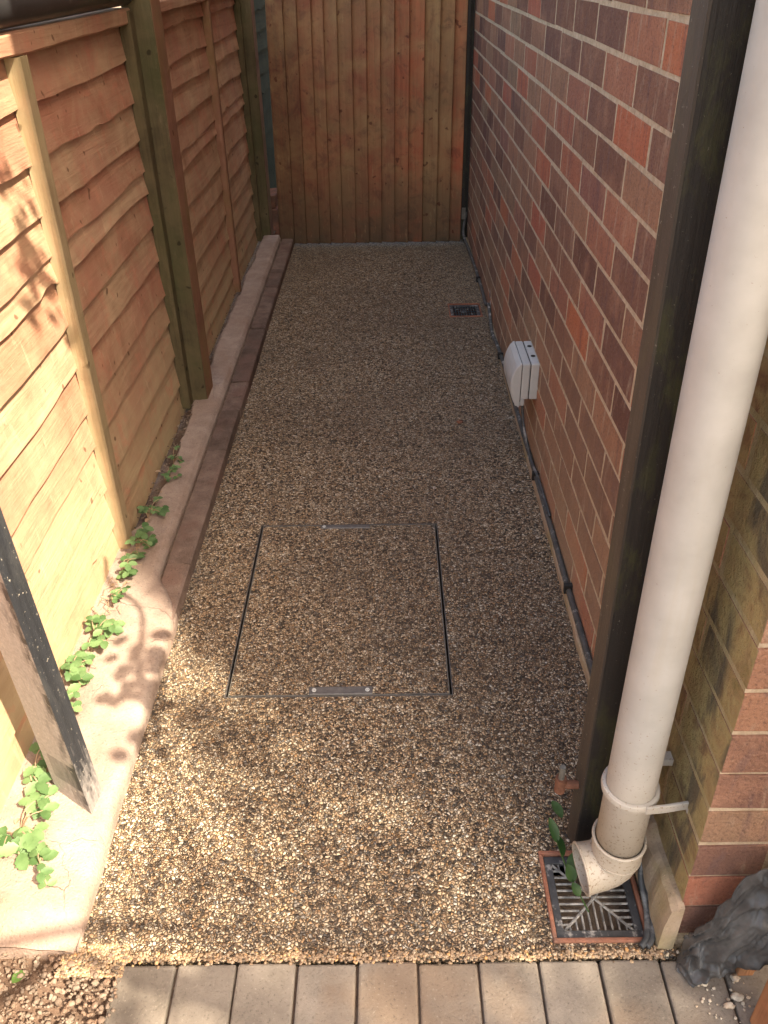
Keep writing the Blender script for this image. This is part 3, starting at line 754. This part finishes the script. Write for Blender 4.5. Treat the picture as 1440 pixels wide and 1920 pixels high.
ck = thing('cable', 'black dusty cable running along the foot of the brick wall', 'cable', (.43, 2.6, .03))
b.build('sheath', M['bitumen'], ck, smooth=True)
for yy in (3.72, 2.86, 2.02, 1.52):
    b = MB(); b.box(.4155, .4375, yy-.006, yy+.006, .024, .050, .001); b.build('clip', M['dpc'], ck, bevel=.001)
b = MB(); b.tube(smoothpts([(.398, 2.18, .20), (.404, 2.15, .13), (.418, 2.08, .062), (.428, 1.98, .050), (.4285, 1.80, .050)]), .0042, 8)
b.build('tail', M['cable'], ck, smooth=True)
b = MB()
for q in (0, .009): b.tube(smoothpts([(.404+q*.3, .868, .13), (.418+q*.4, .842, .085), (.4085+q, .800, .035), (.4095+q, .755, .012), (.399+q, .715, .010), (.386+q, .700, .008)]), .0052, 10)
tag(b.build('cable_loop', M['cable'], loc=(.41, .78, 0), smooth=True), 'short doubled loop of dark cable beside the near drain', 'cable')

# ------------------------------------------------------------ black membrane and timbers at the bottom right
b = MB(); top = [(.440, .690, .004), (.447, .694, .060), (.466, .694, .115), (.486, .692, .190), (.512, .690, .245), (.56, .685, .285), (.65, .675, .31), (.80, .66, .33)]
bot = [(.432, .668, .003), (.446, .656, .005), (.468, .650, .030), (.500, .645, .058), (.530, .635, .098), (.575, .625, .115), (.66, .61, .12), (.80, .60, .12)]
NV = 46; tp, bp = smoothpts(top, 14), smoothpts(bot, 14); rows = []
def rg(x, y, z): return 1-2.6*abs(noise.noise(Vector((x, y, z))))
for i in range(len(tp)):
    row = []; u_ = i/len(tp)*.55
    for j in range(NV+1):
        v_ = j/NV*.22; p = tp[i].lerp(bp[i], j/NV); a_ = .75*min(1, .12+i/14); 
        d1 = u_*.9+v_*1.2; d2 = u_*.5-v_*1.1; wx = .06*noise.noise(Vector((u_*9, v_*9, 1)))
        h = .0125*rg((d2+wx)*17, d1*5, 3)+.006*rg(d1*26+wx*40, d2*11, 8)+.0012*rg(d2*60, d1*44+wx*60, 5)
        row.append(p+Vector((0, -1, .25))*(h+.006)*a_)
    rows.append(row)
b.grid(rows)
o = b.build('membrane', M['sheet'], loc=(.5, .67, 0), smooth=True)
sm = o.modifiers.new('s', 'SOLIDIFY'); sm.thickness = .002
tag(o, 'crumpled dusty black plastic membrane hanging against the wall corner', 'plastic sheet')
b = MB(); b.rnd = .8; b.box(.524, .548, .658, .680, .002, .13, .0012); b.box(.5485, .556, .664, .676, .002, .13)
tag(b.build('timber_upright', M['plank'], loc=(.535, .65, 0), bevel=.002), 'narrow red brown timber upright at the right edge behind the thicker one', 'timber')
b = MB(); b.rnd = .3; b.box(.520, .60, .560, .597, .002, 1.0, .002)
tag(b.build('timber_upright', M['plank'], loc=(.56, .58, 0), bevel=.004), 'thick orange brown timber upright in the bottom right corner', 'timber')

# ------------------------------------------------------------ small stones and leaves
for i, (x, y, r, lab) in enumerate(((.235, 2.409, .0085, 'small brown stone lying alone on the path below the electrical box'), (.474, .667, .0075, 'pale pebble on the blocks nearest the black membrane tip'), (.469, .648, .0055, 'small white pebble below the pale one on the blocks'), (.512, .628, .008, 'long grey stone chip beside the narrow timber upright'), (.520, .655, .0065, 'pinkish stone chip against the narrow timber upright'), (.497, .617, .006, 'cream stone chip on the block joint near the bottom right corner'))):
    b = MB(); b.rnd = random.random(); b.lump((x, y, r*.45), r, (1.25, .8, .6), seed=i*3.3+1, n=9)
    tag(b.build('stone', M['terracotta'] if i == 0 else M['pebble'], loc=(x, y, 0), smooth=True), lab, 'stone', 'loose stones on the paving' if i else None)
sp = [(random.uniform(.44, .54), random.uniform(.59, .70), .002, random.uniform(.001, .003)) for _ in range(70)]
tag(pebbles('crumbs', sp, M['pebble']), 'crumbs of mortar scattered over the blocks below the membrane', 'grit', kind='stuff')

def leaflet(b, base, d, up, L, W, ser=.10, fold=.25, droop=.15):
    d = Vector(d).normalized(); up = Vector(up).normalized(); s = d.cross(up).normalized(); up = s.cross(d)
    n = 9; L_, M_, R_ = [], [], []
    for i in range(n+1):
        t_ = i/n; w_ = W*(math.sin(PI*min(1, t_*.93+.03))**.75)*(1+ser*(1 if i % 2 else -1)) if 0 < i < n else W*.04
        c = Vector(base)+d*L*t_-up*droop*L*t_*t_
        L_.append(c+s*w_+up*w_*fold); M_.append(c); R_.append(c-s*w_+up*w_*fold)
    b.rnd = random.random(); b.grid([L_, M_, R_])
def plant(x, y, z, n, size, label, spread=.05, mat='leaf'):
    p = thing('strawberry_plant', label, 'plant', (x, y, z), 'small weeds along the foot of the left fence')
    b, s = MB(), MB()
    for i in range(n):
        a = random.uniform(0, 2*PI); rr_ = spread*math.sqrt(random.random()); h = random.uniform(.006, .045)
        tip = Vector((x+math.cos(a)*rr_*.7+.01, y+math.sin(a)*rr_*1.3, z+h))
        if tip.x < FX+.025: tip.x = FX+.025+random.uniform(0, .02)
        s.tube(smoothpts([(x-.01, y, z-.015), (Vector((x-.01, y, z))+tip)/2+Vector((0, 0, .012)), tip], 4), .0011, 5)
        base = random.uniform(0, 2*PI); sz = size*random.uniform(.7, 1.15)
        tilt = Vector((random.uniform(-.1, .6), random.uniform(-.5, .1), 1))
        for k in (-1, 0, 1):
            aa = base+k*1.35; leaflet(b, tip, (math.cos(aa), math.sin(aa), random.uniform(-.15, .2)), tilt, sz*(1 if k == 0 else .85), sz*.31, .13)
    b.build('foliage', M[mat], p, smooth=True); s.build('stems', M['stem'], p)
for a in ((-.665, .985, .055, 6, .030, 'strawberry weed directly behind the foot of the leaning post', .035),
          (-.655, .880, .052, 11, .034, 'largest strawberry weed at the left picture edge in front of the leaning post', .055),
          (-.590, .815, .050, 4, .027, 'lowest strawberry weed with one long drooping leaf', .03),
          (-.668, 1.140, .052, 4, .028, 'sparse strawberry weed just beyond the leaning post', .03),
          (-.672, 1.235, .052, 9, .030, 'bright spreading strawberry weed, second beyond the leaning post', .05),
          (-.655, 1.345, .052, 10, .029, 'tall bright strawberry weed in the middle of the sunny row', .045),
          (-.655, 1.47, .052, 5, .022, 'thin bright weed tuft among dry stalks on the sunny strip', .035),
          (-.668, 1.585, .052, 7, .028, 'strawberry weed on the edge between sun and shade', .035),
          (-.655, 1.695, .048, 10, .027, 'dark green strawberry weed beside the foot of the fence batten', .045),
          (-.660, 1.83, .045, 9, .026, 'dark green weed just past the fence batten', .04),
          (-.655, 2.01, .042, 6, .021, 'small dark weed between the batten and the green post', .03),
          (-.655, 2.12, .040, 5, .020, 'farthest small weed before the grit by the green post', .028)):
    plant(*a)
b = MB()
for i in range(46):
    y = random.choice([random.gauss(1.46, .035), random.gauss(1.28, .03), random.gauss(1.62, .05)]); x = random.gauss(-.668, .012); a = random.uniform(0, 2*PI); L = random.uniform(.012, .035)
    b.tube([(x, y, .056), (x+math.cos(a)*L*.5, y+math.sin(a)*L*.5, .066+random.uniform(0, .008)), (x+math.cos(a)*L, y+math.sin(a)*L, .058)], .0009, 5)
for i in range(22):
    y = random.uniform(.86, 2.1); x = random.gauss(-.665, .014); a = random.uniform(0, 6.28)
    leaflet(b, (x, y, .058), (math.cos(a), math.sin(a), .25), (0, 0, 1), random.uniform(.010, .022), random.uniform(.003, .006), .05, .5, .3)
tag(b.build('dry_stalks', M['stem']), 'dry brown stalks and roots among the sunlit weeds', 'dry stalks', kind='stuff')
# sprig stuck in the near drain
sg = thing('leafy_sprig', 'dark green leafy sprig poking out of the near drain', 'twig', (.28, .83, 0))
b = MB(); st_pts = [(.318, .762, -.004), (.303, .79, .012), (.288, .82, .030), (.277, .850, .050)]
b.tube(smoothpts(st_pts), .0014, 6); b.build('stem', M['darkleaf'], sg)
b = MB()
leaflet(b, (.277, .850, .05), (-.2, .5, .65), (.3, -.8, .5), .042, .0085, .0, .35)
leaflet(b, (.284, .832, .038), (-.05, .8, .5), (.6, -.6, .5), .036, .009, .0, .3)
leaflet(b, (.290, .815, .028), (.5, .5, .5), (-.3, -.7, .7), .036, .0095, .0, .3)
leaflet(b, (.298, .800, .018), (-.2, .35, .6), (.2, -.8, .5), .030, .010, .0, .3)
leaflet(b, (.306, .782, .008), (-.3, .3, .5), (.3, -.7, .6), .024, .008, .0, .3)
b.build('leaves', M['darkleaf'], sg, smooth=True)
b = MB(); leaflet(b, (.303, .925, .010), (-.35, .75, .35), (.4, -.6, .7), .034, .0095, .03, .25)
tag(b.build('fallen_leaf', M['leaf'], loc=(.30, .94, 0), smooth=True), 'single green leaf at the foot of the thick black post', 'leaf')
b = MB(); leaflet(b, (-.597, .655, .006), (.4, .75, .05), (0, 0, 1), .022, .009, .05, .1)
tag(b.build('fallen_leaf', M['darkleaf'], loc=(-.59, .66, 0), smooth=True), 'dark curled leaf on the soil in the bottom left corner', 'leaf')
b = MB(); b.tube(smoothpts([(-.66, .655, .03), (-.635, .70, .034), (-.628, .735, .045), (-.640, .76, .055)]), .0013, 6)
tag(b.build('dry_twig', M['stem'], loc=(-.64, .7, .03)), 'thin curved dry twig near the bottom left corner', 'twig')

# ------------------------------------------------------------ tree behind the photographer whose crown dapples the near ground
tr = thing('garden_tree', 'leafy tree standing behind the photographer, seen only by its shade', 'tree', (3.9, -3.4, 0))
b = MB(); b.tube([(3.9, -3.4, -.05), (3.85, -3.3, 1.4), (3.7, -3.1, 2.9), (3.6, -2.9, 4.2)], [.14, .11, .09, .05], 12); b.build('trunk', M['bark'], tr)
def crown_pt(gx, gy, t_): return Vector((gx, gy, 0))+SUN*t_
b = MB(); lim = MB()
random.seed(21)
for i in range(26):
    gx = random.uniform(-.1, 1.5); gy = random.uniform(-.9, 1.3); q = crown_pt(gx, gy, random.uniform(5.2, 7.6))
    st_ = Vector((3.7, -3.1, 2.9)).lerp(Vector((3.6, -2.9, 4.2)), random.random())
    lim.tube([st_, st_.lerp(q, .5)+Vector((0, 0, .15)), q], [.022, .012, .004], 5)
lim.build('limbs', M['bark'], tr)
def dens(gx, gy):
    d = min(1, max(0, (gx+(.50 if gy > 1.2 else .46))/.34)); d *= .7+.35*max(0, fbm(gx*3.3+1, gy*3.3, 5)+.5)
    pz = (.38-gx)/.63
    if 0 < pz < 1.5 and -.14 < gy-(.8+.554*pz) < .16 and gx+.45 > (.0 if gy < 1.42 else -.1): d = 1.3
    return d
N = 0
while N < 11000:
    gx = random.uniform(-.5, 1.6); gy = random.uniform(-1.0, 2.0)
    if random.random() > dens(gx, gy): continue
    p = crown_pt(gx, gy, random.uniform(5.0, 8.6)); a = random.uniform(0, 2*PI); N += 1
    d = Vector((math.cos(a), math.sin(a), random.uniform(-.6, .3))).normalized(); s_ = d.cross(Vector((random.uniform(-.4, .4), random.uniform(-.4, .4), 1))).normalized(); L = random.uniform(.05, .085)
    b.face([p, p+d*L*.5+s_*L*.3, p+d*L, p+d*L*.5-s_*L*.3], random.random())
for i in range(3600):  # extra leaves added along the sun rays to keep the pipe shaded
    pz = random.uniform(-.1, 1.6); gx = .38-.63*pz+random.uniform(-.07, .07); gy = .8+.554*pz+random.uniform(-.06, .11)
    if gy < 1.38 and gx < -.36: continue
    p = crown_pt(gx, gy, random.uniform(5.0, 8.4)); a = random.uniform(0, 2*PI)
    d = Vector((math.cos(a), math.sin(a), random.uniform(-.6, .3))).normalized(); s_ = d.cross(Vector((random.uniform(-.4, .4), random.uniform(-.4, .4), 1))).normalized(); L = random.uniform(.05, .085)
    b.face([p, p+d*L*.5+s_*L*.3, p+d*L, p+d*L*.5-s_*L*.3], random.random())
b.build('crown', M['leaf'], tr)
# a climbing shoot whose leaves throw the clear shadows on the fence and the strip
cs = thing('climbing_shoot', 'thin leafy climbing shoot hanging above the photographer', 'climber', tuple(Vector((-.56, 1.33, .05))+SUN*2.2))
b = MB(); s = MB()
def lift(x, y, z, t_): return Vector((x, y, z))+SUN*t_
path = smoothpts([lift(-.735, 1.62, .05, 2.05), lift(-.68, 1.53, .05, 2.0), lift(-.60, 1.46, .05, 2.0), lift(-.565, 1.36, .05, 2.0), lift(-.545, 1.24, .05, 2.0), lift(-.50, 1.16, .05, 2.05)])
s.tube(path, .007, 6)
s.tube([lift(.1, .1, 0, 2.6), lift(-.3, .5, 0, 2.4), lift(-.45, .9, .0, 2.2), path[-1]], .004, 6)
def shleaf(x, y, ang, L=.05, W=.016, z=.05, t_=1.85):
    p = lift(x, y, z, t_); leaflet(b, p, (math.cos(ang), math.sin(ang), -.1), (0, 0, 1), L, W, 0, .1, .1)
for x, y, a, L in ((-.595, 1.36, 3.6, .045), (-.60, 1.30, 3.4, .04), (-.55, 1.36, .4, .06), (-.54, 1.33, -.6, .07), (-.565, 1.28, -2.2, .06), (-.55, 1.23, -1.9, .055), (-.545, 1.30, -.2, .06), (-.585, 1.19, 3.0, .03), (-.52, 1.20, -.6, .07), (-.49, 1.17, .3, .06), (-.49, 1.12, -1.5, .06), (-.42, 1.15, 0, .06), (-.45, 1.08, -1.0, .05), (-.38, 1.06, .5, .06), (-.40, 1.14, 1.2, .05)):
    shleaf(x, y, a, L, L*.32)
rl = random.Random(4)
for k in range(26):
    shleaf(rl.gauss(-.525, .035), rl.gauss(1.19, .07), rl.uniform(0, 6.28), rl.uniform(.025, .05), t_=rl.uniform(1.8, 2.1))
for k in range(16):
    shleaf(rl.gauss(-.36, .08), rl.gauss(1.10, .05), rl.uniform(0, 6.28), rl.uniform(.03, .06), t_=rl.uniform(1.8, 2.3))
for y, z, n_ in ((1.60, .86, 14), (1.56, .92, 4), (1.55, 1.02, 4), (1.66, .70, 3), (1.70, .58, 3), (1.53, .77, 4), (1.64, .96, 3)):
    for k in range(n_):
        p = Vector((FX, y+random.gauss(0, .02), z+random.gauss(0, .022)))+SUN*random.uniform(2.2, 2.6); aa = random.uniform(0, 2*PI)
        leaflet(b, p, (math.cos(aa), math.sin(aa), -.5), (.5, -.4, .7), random.uniform(.03, .055), .014, 0, .1, .1)
s.tube(smoothpts([Vector((FX, 1.2, 1.35))+SUN*2.5, Vector((FX, 1.53, 1.02))+SUN*2.4, Vector((FX, 1.6, .86))+SUN*2.4, Vector((FX, 1.66, .72))+SUN*2.4, Vector((FX, 1.71, .55))+SUN*2.4]), .0028, 6)
# bare shoots crossing the blocks
for P in (((-.75, .69), (-.52, .742), (-.31, .735), (.15, .712), (.5, .70)), ((-.72, .56), (-.60, .64), (-.53, .70), (-.40, .66), (-.2, .60)), ((-.43, .69), (-.33, .66), (-.20, .62), (-.05, .6))):
    s.tube(smoothpts([lift(x, y, 0, 2.1) for x, y in P]), .0095, 8)
b.build('leaves', M['darkleaf'], cs, smooth=True); s.build('stems', M['bark'], cs)
